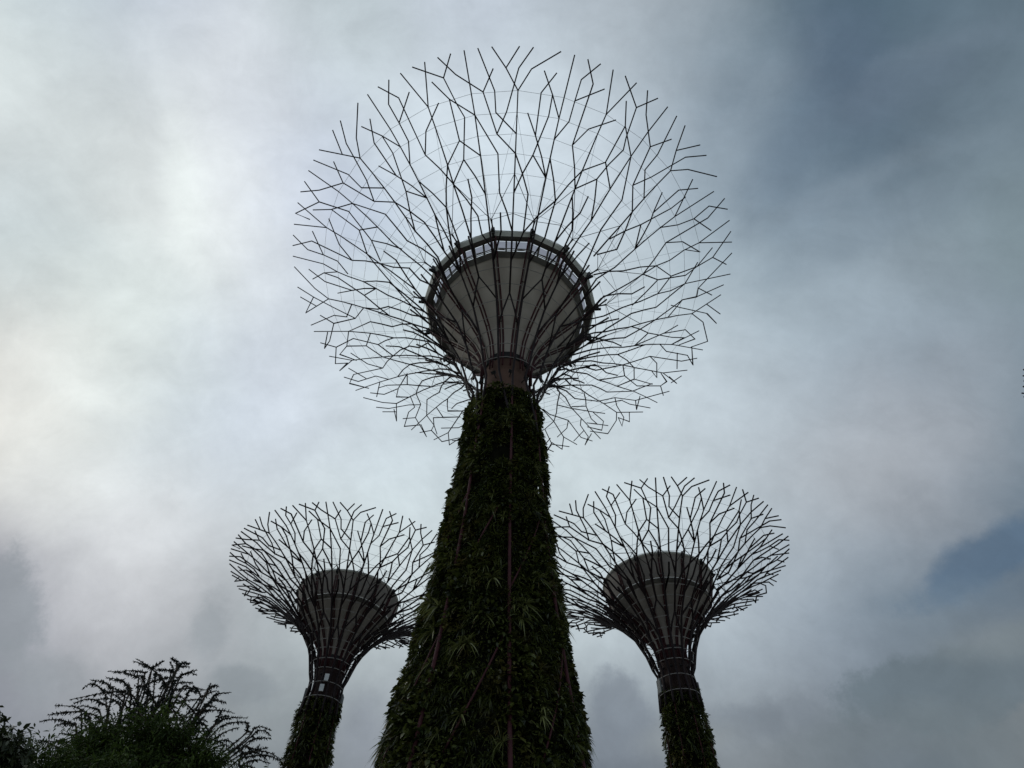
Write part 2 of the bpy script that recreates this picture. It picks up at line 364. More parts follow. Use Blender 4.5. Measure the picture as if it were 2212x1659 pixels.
# ------------------------------------------------------------------ the canopy, in its own plan: azimuth, radius
KN = [1.2, 2.0, 2.6, 3.4, 4.5, 5.6, 6.8, 8.0, 9.2, 10.4, 11.6, 12.8, 13.8, 15.0, 17.0]
ZN = [26.0, 28.97, 31.24, 33.12, 34.55, 35.74, 36.87, 37.86, 38.77, 39.6, 40.29, 40.88, 41.2, 41.42, 41.5]
ZR = 41.42                                           # rim height of the big canopy above eye level
def zs(r): return float(np.interp(r, KN, ZN))
NET = """-12,15.1 -12,11.8 -12,9.8 -12,7.95 -12,6.2
-21,15.09 -24,12.87 -24,11.8 -24,9.8 -24,8.85 -22.9,6.2
-24,8.85 -16.9,7.05 -16.5,6.2 -11.1,5.43
-24,9.8 -30,7.95 -34.7,6.2
-27,15.08 -24,12.87
-24,15.09 -18,14 -16.3,12.48 -15,11.8 -18,9.8 -24,8.85
-15,15.09 -18,14
-18,9.8 -12,7.95
-21,14 -18,12.87 -12,11.8
-18,12.87 -18,10.75 -24,9.8
-18,10.75 -12,9.8
-18,15.09 -15,14 -9,12.87
-6,14 -9,12.87
-12,11.8 -6,9.8 -6,7.95 0,6.2
-33,15.08 -30,14 -30,10.75
-21,12.87 -27,11.8 -30,10.75
-30,10.75 -24,8.85
-30,15.08 -33,14 -33,12.87 -33,11.8 -36,10.75
-27,14 -33,12.87
-36,15.09 -36,12.87 -36,11.8 -36,10.75 -36,8.85 -36,7.95 -34.7,6.2
-39,12.87 -36,11.8
-42,14 -39,12.87 -39,11.8 -42,9.8 -48,7.95
-39,14 -42,12.87 -42,10.75
-45,11.8 -42,10.75 -36,8.85
-42,9.8 -36,8.85
-36,9.8 -30,7.95 -30,6.2
-36,7.95 -40,6.2
-18,8.85 -18,7.95 -22.7,6.2
-39,15.07 -45,13.77 -48,12.87 -48,11.8 -48,10.75 -48,9.8 -48,8.85 -48,7.95 -45,6.2
-54,15.06 -48,12.87
-48,15.07 -51,13.77
-45,15.07 -48,14 -51,11.8 -54,10.75
-57,15.06 -54,12.87 -54,11.8 -48,10.75
-66,15.06 -63,14 -57,12.87 -54,10.75 -48,9.8 -42,7.95 -40,6.2
-54,14 -57,12.87
-63,15.05 -66,13.76 -63,11.8 -66,9.8 -70.7,8.85
-66,13.76 -72,15.06
-66,9.8 -58.9,7.95
-60,15.06 -60,12.87 -60,11.8 -60,10.75 -60,9.8 -60,8.59 -58.6,7.42 -55,5.77
-69,14 -66,12.87 -60,11.8
-60,11.8 -54,9.8 -54,7.95 -46.4,6.2
-66,12.87 -66,10.75 -72,9.8
-66,10.75 -60,9.8
-75,15.05 -72,12.87
-6,7.05 -6,6.2
-69,15.06 -72,12.87 -72,11.8 -72,9.8 -72,8.85 -71.1,7.24 -70,6.2
-72,9.8 -76.3,7.95 -81,6.2
-69,12.87 -75,11.8 -78,10.75 -72,8.85
-75,13.78 -81,12.87
-81,15.06 -78,13.75 -78,10.75
-78,15.06 -81,14 -81,12.87 -81,11.8 -84,10.99
-84,15.07 -84,12.87 -84.9,11.8 -84.9,11 -84,9.8 -84,8.85 -84,7.95 -81,6.2 -75,4.34
-90,13.8 -87,12.87 -87,11.8 -90,9.8 -95.1,7.95 -93,6.2 -88.9,4.99
-87,12.87 -84.9,11.8
-87,14 -90,12.87 -90,10.75 -84,8.85
-93,11.98 -90,10.75
-90,9.8 -84,8.85
-84,9.8 -77.1,7.95 -78,5.65 -78,4.49
-72,8.85 -69,7.95 -63,7.05 -63,6.2 -57,5.26
-66,8.85 -65.1,7.95 -70,6.2
-87,15.05 -93,13.77 -96,12.87 -96,11.8 -96,10.99 -96,10.02 -94.1,8.85 -90,7.95 -87,6.2 -78,4.54
-96,10.02 -95.1,7.95
-93,15.07 -96,14 -99,12.66 -102,11.06 -96,10.03
-96,12.87 -101,15.06
-96,15.06 -99,14
-105,15.06 -102,12.87 -102,11.8 -96,10.99
-102,14 -105,13.16 -102,11.06
-105,13.16 -111,14.25 -113.1,15.03
-107.1,15.07 -108,12.17 -108,10.24 -108,8.22 -103,5.84 -97.1,4.25
-108,12.17 -102,9.8 -101.1,7.95 -93,6.2
-111,15.07 -113.6,14.05 -111,12.11 -113.5,10.09 -119.4,9.35
-113.6,14.05 -118.8,15.04
-108,12.18 -113.9,13.11 -114.3,11.31 -108,10.24
-113.9,13.11 -116.3,14.15
-114.3,11.31 -120,10.48 -124.6,8.36 -129,6.58
-113.5,10.09 -108,8.22
-115.9,15.07 -119.5,13.52 -119.9,12.46 -120,10.5 -119.4,9.35 -117.5,6.62 -112.1,4.53
-119.5,13.52 -121.4,15.15
-116.7,13.18 -122.3,12.44 -125.4,11.39 -119.4,9.35
-124.5,14.17 -125.4,11.39
-124.5,14.17 -124.4,14.37 -126.4,15.29
-121.7,14.32 -127.5,13.71
-119.4,9.35 -111,7.05 -110,6.2 -102,5.2
-113.8,9.38 -113.1,8.13 -118.9,5.65
-100.5,7.05 -99,6.2 -99,4.39
-123.8,15.25 -127.2,14.52 -128,12.72 -131,11.9
-129.3,15.37 -130.8,12.88 -131,10.81 -130.6,8.61 -129,6.58 -124.5,4.56
-131,10.81 -124.6,8.29 -121.8,6.15 -118,5.2
-134.8,14.47 -131,13
-132.5,13.59 -133.1,12.63 -136.1,10.78 -141,8.82
-130.4,9.54 -136.1,10.78
-130.4,9.54 -136.2,12.03 -138.8,13.1
-132.5,14.57 -135.6,13.74 -136.2,12.03
-130.3,8.59 -132.1,7.14 -133,4.64
-132.5,15.42 -137.5,14.59 -140.8,13.8 -141.7,11.11 -141.5,8.93 -140.3,6.73 -128.9,3.72
-140.8,13.8 -145,15.5
-139.8,15.42 -142.9,14.61
-137.4,15.4 -140.4,14.75 -144,13.11 -146.7,12.28
-141.4,11.92 -146.1,13 -145.9,13.93 -147.9,15.61
-141.8,11.15 -146.7,12.18 -148.9,14.14 -155.4,15.67
-146,14.94 -148.9,14.14
-141.5,11.05 -136.3,8.86 -133.7,5.85
-150.3,15.62 -151.4,13.26 -151.8,11.5 -151.9,9.28 -148.9,5.89 -142.1,4.02
-151.4,13.26 -146.6,11.05 -146.4,8.89 -140.3,6.73
-151.4,13.26 -155.5,14.06 -155.7,14.79 -160.3,15.62
-152.9,15.51 -155.7,14.79
-155.5,14.06 -153.8,13.18 -156.6,12.6
-151.8,11.5 -156.6,12.6 -162,11.64
-151.9,9.28 -156.4,11.33 -161.6,10.46
-158.1,14.11 -163.4,13.36 -166,12.11
-155.5,14.06 -157.9,14.99
-157.8,15.71 -160.9,14.37 -161.4,10.32
-160.9,14.37 -162.8,15.74
-163.1,15.19 -167.3,14.73
-165.3,16 -167.2,15.3
-167.5,15.94 -165.3,15.05 -164.4,10.56
-156.9,10.68 -156.9,9.43 -159.6,7.87
-145.8,7.84 -144.8,6.53 -140.8,3.87
-6,15.1 -3,14 0,12.87 0,11.8 0,10.75 0,9.8 0,8.85 0,7.95 0,6.2
0,9.8 3,8.85 6,7.95 6,6.2
0,15.1 -3,14
3,15.1 0,14 -3,11.8 -6,10.75
9,15.1 3,14 0,12.87
-9,15.1 -6,12.87 -6,11.8 0,10.75
-9,12.87 -6,10.75 0,9.8
6,14 9,12.87 12,11.8
9,14 6,12.87 6,10.75
3,11.8 6,10.75 12,8.85
9,12.87 9,11.8 6,9.8 0,7.95
6,9.8 12,8.85
12,15.1 12,11.8 12,10.75 12,9.8 12,8.85 12,7.95 12,6.2
12,9.8 18,7.95 18,6.2
15,15.09 18,14 18,10.75
18,15.1 15,14 15,12.87 15,11.8 12,10.75
21,14 15,12.87
27,12.87 21,11.8 18,10.75 24,8.85
21,15.09 24,12.87 24,11.6 24,9.8 24,8.85 24,6.2
27,15.08 24,12.87
24,9.8 18,7.95 6,6.2
24,8.85 24,8.48 30,7.05 30,6.2
24,15.09 30,14 31.8,12.42 33,11.8 31.3,10.75 30,9.8 24,8.85
33,15.08 30,14
27,14 30,12.87 30,10.75 24,9.8
30,12.87 36,11.8
30,10.75 36,9.8
30,9.8 36,7.95
36,15.08 36,13.35 36,11.8 36,9.8 36,7.95 34.9,6.87 33,5.5
36,11.8 42,9.8 42,7.95 45,6.59
30,15.08 33,14 39,12.87 42,10.75 48,9.8 54,7.95
42,14 39,12.87
39,15.07 42,12.87 42,11.8 48,10.75
51,15.06 48,14 45,11.8 42,10.75
42,15.06 45,13.8 48,12.87 48,11.8 48,10.75 48,9.8 48,8.85 47,6.76
48,15.07 45,13.8
57,15.05 51,13.74 48,12.87
54,13.71 60,11.8
57,12.87 57,11.8 54,9.8 48,7.95
57,13.75 54,12.68 54,10.75 55.6,10.39 60,8.85
51,11.8 54,10.75
54,9.8 60,8.85
66,15.06 63,14 64.2,12.87 63,11.8 60,10.75
63,15.06 66,13.73 66,10.75
64.2,12.87 69.9,13.78
75,15.05 72,12.87
69,15.05 72,12.87
66,10.75 69,11.8 75,12.87
30,8.85 30,7.95 24,6.2
40.9,7.05 39,6.2
-6,7.05 -6,6.2
60,14.56 60,11.8 60,10.75 60,9.8 60,8.85 60,7.39 57,6.2
72,12.87 72,11.8 72.9,10.75 72,9.8 72,8.85 72,7.95 70.5,6.65 69,6
66,10.75 72,8.85
72,15.05 78,13.74 79.4,12.62 79.1,10.75 72,9.8
81,14.7 78,13.74
54,6.2 64.5,7.73 72,9.8
79.1,10.75 84,9.8
75,13.75 79.4,12.62
78,12.69 84,11.8 90,9.8 88.4,7.95 91.1,6.2
79.4,12.62 81,11.8 78,9.8 72,8.85
78,9.8 84,7.95
84,15.05 84,11.8 84.9,10.75 84,9.8 84,8.58 81,5.99 78,5.34
78,15.06 87,12.87 90,12.87 90,11.8 96,10 102,7.95 99,6.2
90,14 87,12.87
87,14.7 90,12.87
78,8.85 78,7.95 69,6.2
90,14.66 96,12.87 96,11.8 96,9.98 96,7.95 93,6.2 85.6,4.52
96,12.87 99,14 105,15.06
91.1,10.97 93,11.8 96,14 99,15.05
96,15.05 93,13.81
90,11.8 96,10.99
96,8.14 102,9.8 105,12.03 105,13.14
108,12.35 105,13.08
100,12.07 102.9,11.22 108,9.13
103.1,11.23 102,12.87 105,14
102,14 108,12.38
88.2,7.05 84,5.48 75,4.27
108,15.08 108,12.46 108,11.33 108,10.07 108,8.2 105,6.2 102,4.73
108,10.07 112.4,8.08 111,6.2 109.5,4.65
108,11.33 111,12.29 111,14.21 113.5,15.14
111,13.29 116.5,14.21
111,15.08 113.5,14.09 113.8,11.16 119.3,9.28 123.4,7.2
113.8,11.16 116.5,12.23 122.1,13.31
106.9,7.95 99,6.2 88.2,4.74
102,9.8 108,9.13
115.7,15.04 119.6,13.43 120.1,10.53 119.2,9.27 117.7,7.28 111,4.69
119.6,13.43 121,15.15
118.1,14.99 121.7,14.71
112.4,8.08 120.2,10.57 125.6,11.59 131.4,10.84
119.3,9.33 125.2,10.45 128,12.46 124.2,14.2 121.9,14.31
125.3,10.43 130.3,8.51
124.2,14.2 126.5,15.12
125.6,11.59 125,13.5
129.5,15.29 130.1,14.1 130.6,12.74 131.3,10.91 130.4,8.43 122.6,4.98 108,3.23
124.3,15.2 133.2,13.74 136.5,11.98 141.7,11.19 146.6,9.04 141.7,5.06
124.7,13.43 130.8,12.61 135.8,10.7 134.7,8.47 138.3,6.54
133.2,13.74 135.5,14.64
132.2,15.31 135.5,13.73 136.1,12.78 141.2,11.92
134.7,15.23 140.8,13.77 141.2,11.92 141.2,9.67 138,6.49 124.7,3.59
137.8,14.48 139.9,15.37
140.8,13.77 142.8,14.58 147.6,15.53
136.5,11.98 138.9,13.06 140.3,14.67 142.6,15.42
141.3,8.96 146.7,11.04 149.1,13.12 148.6,14.05 151.3,13.42
151.2,10.21 146.7,11.04
144,13.21 146.8,12.26 152.2,10.42 155.3,9.03
146.8,12.26 146.3,14.02 148.6,14.93
146,14.72 148.6,14.05
150.4,15.75 151.9,12.54 151.6,10.13 146,6.22 132.4,4.09
151.9,12.54 153.7,13.44 153.4,15.1 155.5,15.88
158.2,15.12 153.8,14.26
152.9,15.7 155.6,14.93
156.4,12.23 155.6,14.93
162.7,14.19 158.4,13.31 156.4,12.23 161.5,10.42 162.6,9.1
157.7,15.59 160.7,14.34 161.5,11.77 163.4,8.61
160.7,14.34 162.5,15.74
161.4,11.79 155.1,8.84 139.2,4.74
161.4,11.79 166,12.85
160.1,15.62 165.1,14.98 167.4,15.77
165.1,14.98 165.9,12.8
125.6,9.75 124.8,8.42 118.5,6.64
134.5,7.53 132.7,6.11 123.4,4.34
165.2,15.85 168.1,15.17"""
NETL = [[tuple(map(float, q.split(','))) for q in l.split()] for l in NET.strip().split('\n')]
RIBPHI = []
for i in range(30):
    p_ = -168 + 12*i; a_ = abs(p_)
    f_ = float(np.interp(a_, [0, 120, 132, 144, 156, 168, 180], [0, 120, 131, 141.7, 152, 165, 180]))
    RIBPHI.append(math.copysign(f_, p_) if p_ else 0.0)
RIBNOM = [-168 + 12*i for i in range(30)]
def near_rib(phi):
    d = [abs((phi-p+180) % 360-180) for p in RIBPHI]; return int(np.argmin(d))
RINGS = [12.87, 11.8, 10.75, 9.8, 8.85, 7.95, 7.05, 6.2, 5.45, 4.7, 4.05, 3.45, 3.0, 2.65, 2.35, 2.1]

def dense(pl):                                       # keep long spans on the flared surface: one extra point per span
    q = [pl[0]]
    for (a, r), (b, s_) in zip(pl, pl[1:]):
        if abs(b-a) > 180: b += 360 if a > b else -360
        if abs(r-s_) > 1.4 and min(r, s_) < 9.5: q.append(((a+b)/2, (r+s_)/2))
        q.append((b, s_))
    return q

def seg(pl):
    out = []
    for (a, r), (b, s_) in zip(pl, pl[1:]):
        n = 6
        out += [(a+(b-a)*i/n, r+(s_-r)*i/n) for i in range(n+1)]
    return out
SEGI = np.array([i for i, l in enumerate(NETL) for p in seg(l)])
SEGD = np.array([(r*math.sin(math.radians(a)), -r*math.cos(math.radians(a))) for l in NETL for a, r in seg(l)])
def canopy(root, k, dz, pr, neck):
    """ribs with their forks, ring cables; k = scale, dz puts the rim in place, pr = pipe radius factor, neck = rib paths into the trunk"""
    def P(phi, r): return pol(phi, r, zs(r))*np.array([k, k, k]) + np.array([0, 0, dz])
    ribs = [MB() for _ in range(30)]
    heads = [False]*30
    for pl in NETL:
        a, r = pl[-1]
        ia = near_rib(a); q = list(pl)
        off = (a-RIBPHI[ia]+180) % 360-180
        if r >= 7.3:
            ds = SEGD[SEGI != NETL.index(pl)]; pe = np.array([r*math.sin(math.radians(a)), -r*math.cos(math.radians(a))])
            if np.linalg.norm(ds-pe, axis=1).min() > 0.30: q.append((RIBPHI[ia], r-1.0))
        # does this inner end float free?  then lead it to the nearest rib further in
        if r < 7.3 or abs(off) < 1.6:
            if r < 7.3 and abs(off) > 1.2:
                q.append((RIBPHI[ia], max(r-1.25, 2.3 if r < 5 else 4.6)))
            elif r < 5.9 and r > 2.6:
                q.append((RIBPHI[ia], r-0.4))
        rad = [0.030*pr*(1+0.5*max(0, (12-p[1])/9)) for p in dense(q)]
        ribs[ia].tube([P(*p) for p in dense(q)], rad, 6)
    for i in range(30):
        phi = RIBPHI[i]; odd = RIBNOM[i] % 24 != 0
        rp = 0.044*pr
        # inner rib from beneath the gallery to the neck; the even ones fork
        if odd:
            pts = [P(phi, r) for r in (6.3, 5.45, 4.7, 4.05, 3.45, 3.0, 2.65, 2.35, 2.1)] + neck(i)
            ribs[i].tube(pts, [rp]*4+[rp*1.15]*(len(pts)-4), 7)
        else:
            rs_ = 4.5 if RIBNOM[i] % 48 else 3.7
            ribs[i].tube([P(phi, r) for r in (6.3, 5.4, rs_)], rp, 6)
            for sgn in (-1, 1):
                t_ = RIBPHI[(i+sgn) % 30]
                if abs(t_-phi) > 180: t_ += 360 if phi > t_ else -360
                re = rs_-1.0
                ribs[i].tube([P(phi, rs_), P(phi+(t_-phi)*0.5, rs_-0.55), P(t_, re)], rp*0.9, 6)
    out = [b.obj('rib', STEEL, root) for b in ribs]
    for r in RINGS:
        b = MB(); q = [P(p, r) for p in RIBPHI]; q.append(q[0])
        if r > 5.6: b.tube(q, 0.0075*pr, 4); b.obj('ring_cable', CABLE, root)
        else: b.tube(q, 0.017*pr, 5); b.obj('ring_rod', GALV, root)
    return P

BRK = [i for i in range(30) if RIBNOM[i] % 24]       # fifteen bowl corners stand at the odd ribs
def ring_pts(r, z, phis): return [pol(p, r, z) for p in phis]

def bowl(root, k, dz, kind, pr):
    X = np.array([k, k, k]); O = np.array([0, 0, dz])
    ph = [RIBNOM[i] for i in BRK]
    def T(p): return np.asarray(p)*X + O
    def TR(r, z): return [T(p) for p in ring_pts(r, z, ph)]
    if kind == 'gallery':
        prof = [(1.2, 31.15), (1.42, 32.15), (1.8, 33.2), (2.5, 34.3), (3.35, 35.4), (4.5, 36.72)]
        cone = MB(); cone.strip([TR(r, z) for r, z in prof] + [TR(4.5, 36.95), TR(4.1, 36.95), TR(3.0, 35.6)])
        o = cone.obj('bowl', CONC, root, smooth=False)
        sm = MB()
        for i, p in enumerate(ph):                   # raised seams at the facet corners
            sm.tube([T(pol(p, r+0.02, z)) for r, z in prof], 0.025*k, 5)
        sm.obj('seam', SOFF, o)
        led = MB(); led.strip([TR(4.47, 36.64), TR(4.72, 36.88), TR(4.72, 36.98), TR(4.46, 36.80)]); led.obj('ledge', SOFF, root, smooth=False)
        cor = MB(); cor.strip([TR(5.44, 37.60), TR(5.59, 37.86), TR(5.62, 38.04), TR(5.34, 38.12), TR(5.05, 38.1)]); cor.obj('cornice', CORN, root, smooth=False)
        sof = MB(); sof.strip([TR(5.04, 37.86), TR(5.435, 37.61), TR(5.435, 37.72), TR(5.04, 37.98), TR(5.04, 37.86)]); sof.obj('soffit', SOFF, root, smooth=False)
        edge0, edge1 = (4.68, 36.96), (5.06, 37.90)
        for i in range(15):
            p0, p1 = ph[i], ph[i]+24
            def G(u, v): # u along the facet, v from ledge to soffit
                a = pol(p0, edge0[0]+(edge1[0]-edge0[0])*v, edge0[1]+(edge1[1]-edge0[1])*v)
                b = pol(p1, edge0[0]+(edge1[0]-edge0[0])*v, edge0[1]+(edge1[1]-edge0[1])*v)
                return T(a+(b-a)*u)
            inn = -pol((p0+p1)/2, 0.05, 0)*k
            g_ = MB(); g_.quad(G(0.04, 0.30)+inn, G(0.96, 0.30)+inn, G(0.96, 0.93)+inn, G(0.04, 0.93)+inn); pane = g_.obj('gallery_pane', GLASS, root, smooth=False)
            fr = MB()
            for u in (0.33, 0.63):
                a, b = G(u, 0.0), G(u, 1.0); t = unit(G(1, 0)-G(0, 0)); n = unit(np.cross(t, unit(b-a)))
                fr.box((a+b)/2, t*0.05, (b-a)/2, n*0.045)
            for u in (0.0,):
                a, b = G(u, -0.05), G(u, 1.05); t = unit(G(1, 0)-G(0, 0)); n = unit(np.cross(t, unit(b-a)))
                fr.box((a+b)/2, t*0.09, (b-a)/2, n*0.06)
            for v, h in ((0.03, 0.03), (0.16, 0.02), (0.28, 0.025), (0.93, 0.02)):
                a, b = G(0.02, v), G(0.98, v); up = unit(G(0.5, 1)-G(0.5, 0)); n = unit(np.cross(unit(b-a), up))
                fr.box((a+b)/2 + n*0.012, (b-a)/2, up*h, n*0.02)
            fr.obj('gallery_frame', SOFF, pane, smooth=False)
        tip = (5.62, 37.95); strut = [(1.42, 29.6), (1.42, 31.0), (1.62, 32.1), (2.06, 33.15), (2.72, 34.2), (3.6, 35.25), (4.75, 36.6), (5.45, 37.5)]
    else:
        prof = [(1.42, 30.9), (1.62, 31.7), (2.05, 32.6), (2.75, 33.7), (3.65, 34.75), (4.55, 35.6), (5.0, 36.05)]
        ph2 = [p+q for p in ph for q in (0, 8, 16)]
        def TS(r, z): return [T(p) for p in ring_pts(r, z, ph2)]
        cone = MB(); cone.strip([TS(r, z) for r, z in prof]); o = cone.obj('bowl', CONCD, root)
        sm = MB()
        for p in ph: sm.tube([T(pol(p, r+0.02, z)) for r, z in prof], 0.03*k, 5)
        sm.obj('seam', SOFF, o)
        bd = MB(); bd.strip([TS(5.01, 36.03), TS(5.17, 36.11), TS(5.27, 36.45)]); bd.obj('band', SOFF, root)
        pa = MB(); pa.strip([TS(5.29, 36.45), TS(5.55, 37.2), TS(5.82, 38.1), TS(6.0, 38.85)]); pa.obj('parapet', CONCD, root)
        co = MB(); co.strip([TS(6.0, 38.85), TS(6.13, 38.9), TS(6.13, 39.08), TS(5.9, 39.15), TS(5.7, 38.5)]); co.obj('cornice', CORN, root)
        tip = (6.1, 39.0); strut = [(1.5, 29.6), (1.52, 31.0), (1.72, 31.75), (2.2, 32.6), (2.95, 33.7), (3.85, 34.75), (4.75, 35.6), (5.4, 36.3), (5.95, 38.4)]
    cw = 0.2 if kind == 'gallery' else 0.45; coll = MB(); coll.strip([TR(1.03+cw, 30.55), TR(1.10+cw, 30.6), TR(1.10+cw, 31.1), TR(1.03+cw, 31.2)]); coll.obj('collar', DARK, root, smooth=False)
    # paired columns under the bowl, a bracket head at each corner, struts and cables out to the ribs
    for i, p in zip(BRK, ph):
        t = pol(p+90, 1, 0); cs = MB()
        for sg in (-1, 1):
            cs.tube([T(pol(p, r, z)+t*sg*(0.07+0.05*min(1, r/4))) for r, z in strut], 0.042*pr*max(k, 0.7), 6)
        for (r, z) in strut[3:-1:2]:
            cs.box(T(pol(p, r, z)), t*0.12*k, pol(p, 0.02*k, 0), np.array([0, 0, 0.02*k]))
        cs.obj('bowl_strut', MAROON, root)
        h = MB(); rd = pol(p, 1, 0); up = np.array([0, 0, 1.0])
        h.box(T(pol(p, tip[0]+0.05, tip[1]-0.1)), t*0.10*k, rd*0.12*k, up*0.24*k)
        h.box(T(pol(p, tip[0]+0.02, tip[1]-0.42)), t*0.07*k, rd*0.28*k, up*0.06*k)
        h.tube([T(pol(p, tip[0]+0.1, tip[1]-0.05)), T(pol(p, tip[0]+0.42, tip[1]+0.05)), T(pol(p, tip[0]+0.66, tip[1]+0.12))], [0.06*k, 0.045*k, 0.07*k], 6)
        br = h.obj('bracket', DARK, root, smooth=False)
        e = T(pol(p, tip[0]+0.66, tip[1]+0.12)); st = MB(); ca = MB()
        for di, r, rad in ((-1, 8.85, 0.016), (1, 8.85, 0.016), (-1, 11.8, 0.006), (1, 11.8, 0.006), (0, 9.8, 0.006), (0, 11.3, 0.006)):
            q = T(pol(RIBPHI[(i+di) % 30], r, zs(r)))
            (st if rad > 0.01 else ca).tube([e, q], rad*pr, 5 if rad > 0.01 else 4)
        for di in (-1, 1):
            st.tube([e, T(pol(RIBPHI[(i+di) % 30], 7.0, zs(7.0)))], 0.014*pr, 5)
        st.obj('stay_strut', STEEL, br); ca.obj('stay_cable', CABLE, br)

HEAVY = [12, 60, 108, 156, -132, -84, -36]
def tower(name, loc, label, group, k, zrim, rot, trunk, ztop, kind, pr, leafk, nleaf, nros, nbig, holes, seed, panels=False, zfine=0.0, lean=(0, 0)):
    """trunk: (height above ground, planted radius); ztop: where the planting ends"""
    rng = np.random.default_rng(seed)
    root = empty(name, loc, label, 'garden tower', group); root.rotation_euler = (Vector((0, 0, 1)).rotation_difference(Vector((lean[0], lean[1], 1))).to_matrix() @ Matrix.Rotation(rot, 3, 'Z')).to_euler()
    dz = zrim - k*ZR
    TZ = [z for z, r in trunk]; TRr = [r for z, r in trunk]
    def rt(z): return float(np.interp(z, TZ, TRr))
    zneck = dz + k*zs(2.0)
    def neck(i):
        nom = RIBNOM[i]; phi = RIBPHI[i]; q = []
        zz = zneck - 0.4*k
        hv = nom if (nom in HEAVY or kind != 'gallery') else None
        tgt = phi if hv is not None else phi+24
        zend = ztop-1.0 if hv is not None else ztop-3.2*k
        n = 7
        for j in range(n):
            f = j/(n-1); z = zz + (zend-zz)*f
            q.append(pol(phi+(tgt-phi)*f, max(rt(z)-(0.05 if kind == 'gallery' else 0.0), k*1.62)+0.02, z))
        return q
    P = canopy(root, k, dz, pr, neck)
    if kind != 'gallery':
        for zr in (27.9, 26.3):
            b = MB(); q = [pol(p, max(rt(dz+k*zr), k*1.62)+0.06, dz+k*zr) for p in RIBPHI]; b.tube(q+q[:1], 0.017*pr, 5); b.obj('ring_rod', GALV, root)
    bowl(root, k, dz, kind, pr)
    # concrete core
    b = MB(); n = 40; a_ = [i*360/n for i in range(n)]
    zz = [0, ztop*0.5, ztop-2, dz+k*29.5, dz+k*30.6]
    b.strip([ring_pts((1.2 if kind == 'gallery' else 1.45)*k, z, a_) for z in zz]); core = b.obj('core', CORE if kind == 'gallery' else SHAFT, root)
    for j in range(10):                              # floodlights round the neck
        f = MB(); p = j*36+10; c = pol(p, 1.5*k, dz+k*28.9); t = pol(p+90, 1, 0); rd = pol(p, 1, 0)
        f.box(c, t*0.12*k, (rd*0.8+np.array([0, 0, 0.6]))*0.09*k, np.array([0, 0, 1])*0.07*k - rd*0.04*k)
        f.tube([pol(p, 1.0*k, dz+k*28.75), c], 0.03*k, 5); f.obj('floodlight', DARK, root, smooth=False)
    # columns and braces standing proud of the planting
    pz = list(np.linspace(0, ztop+0.6, 14))
    cr = 0.066 if kind == 'gallery' else 0.04
    for h in HEAVY:
        c = MB(); c.tube([pol(h, rt(z)-0.10*leafk, z) for z in pz], [cr*(1.2-0.4*z/ztop) for z in pz], 8); c.obj('column', MAROON, root)
    lv = [ztop*f for f in (0.74, 0.55, 0.50, 0.27, 0.24, 0.03)]
    for i, h in enumerate(HEAVY):
        g0 = HEAVY[(i-1) % 7]; d = (g0-h+180) % 360-180
        for za, zb in ((lv[0], lv[1]), (lv[2], lv[3]), (lv[4], lv[5])):
            c = MB(); c.tube([pol(h+d*f, rt(za+(zb-za)*f)-0.10*leafk, za+(zb-za)*f) for f in np.linspace(0, 1, 9)], cr*0.5, 6); c.obj('brace', MAROON, root)
    def hole(phi, z):
        m = np.zeros(len(phi), bool)
        for hp, hz, dp, dh in holes: m |= (np.abs((phi-hp+180) % 360-180) < dp) & (np.abs(z-hz) < dh)
        return m
    # planting panels behind the leaves
    nz_, na = int(ztop/0.7), 48; b = MB()
    for i in range(nz_):
        z0, z1 = ztop*i/nz_, ztop*(i+1)/nz_
        for j in range(na):
            p0, p1 = j*360/na, (j+1)*360/na
            if hole(np.array([(p0+p1)/2]), np.array([(z0+z1)/2]))[0] and abs((p0+p1)/2-180) < 140: continue
            b.quad(pol(p0, rt(z0)-0.34*leafk, z0), pol(p1, rt(z0)-0.34*leafk, z0), pol(p1, rt(z1)-0.34*leafk, z1), pol(p0, rt(z1)-0.34*leafk, z1))
    b.obj('planting_panel', FELT, root)
    # small leaves
    bump = rng.uniform(0, 6.28, 8)
    def surf(N, zlo, zhi):
        z = rng.uniform(zlo, zhi, N*2); keep = rng.uniform(0, 1, N*2) < np.interp(z, TZ, TRr)/max(TRr); z = z[keep][:N]
        phi = rng.uniform(-180, 180, len(z)); m = ~hole(phi, z); z, phi = z[m], phi[m]
        a = np.radians(phi); low = 0.10*(np.sin(3*a+bump[0]+z*0.9)+np.sin(7*a+bump[1]-z*1.7)+np.sin(2.3*z+bump[2])+np.sin(11*a+z*2.9+bump[3]))*leafk*0.6
        r = np.interp(z, TZ, TRr) - 0.22*leafk + low
        nrm = np.stack([np.sin(a), -np.cos(a), np.zeros_like(a)], -1); tan = np.stack([np.cos(a), np.sin(a), np.zeros_like(a)], -1)
        return np.stack([r*np.sin(a), -r*np.cos(a), z], -1), nrm, tan, phi, z
    sq = rng.uniform(0, 6.28, 6)
    def species(phi, z):
        a = np.radians(phi)
        return 0.5*np.sin(5*a+0.9*z+sq[0]) + 0.5*np.sin(9*a-1.3*z+sq[1])*np.sin(1.9*z+sq[2]) + 0.35*np.sin(17*a+2.7*z+sq[3])*np.sin(3.3*z+4*a+sq[4])
    up = np.array([0, 0, 1.0]); b = MB()
    Pp, nr, tn, phi, z = surf(nleaf, zfine, ztop); N = len(Pp)
    D = nr*rng.uniform(0.35, 1.0, (N, 1)) + tn*rng.normal(0, 0.55, (N, 1)) + up*rng.normal(-0.1, 0.55, (N, 1))
    patch = 0.5+0.5*np.sin(2.1*np.radians(phi)*3+z*0.8+bump[4])*np.sin(z*1.3+bump[5])
    sp = species(phi, z); keep = rng.uniform(0, 1, N) < np.where(sp > 0.42, 0.55, np.where(sp < -0.45, 0.75, 1.0))
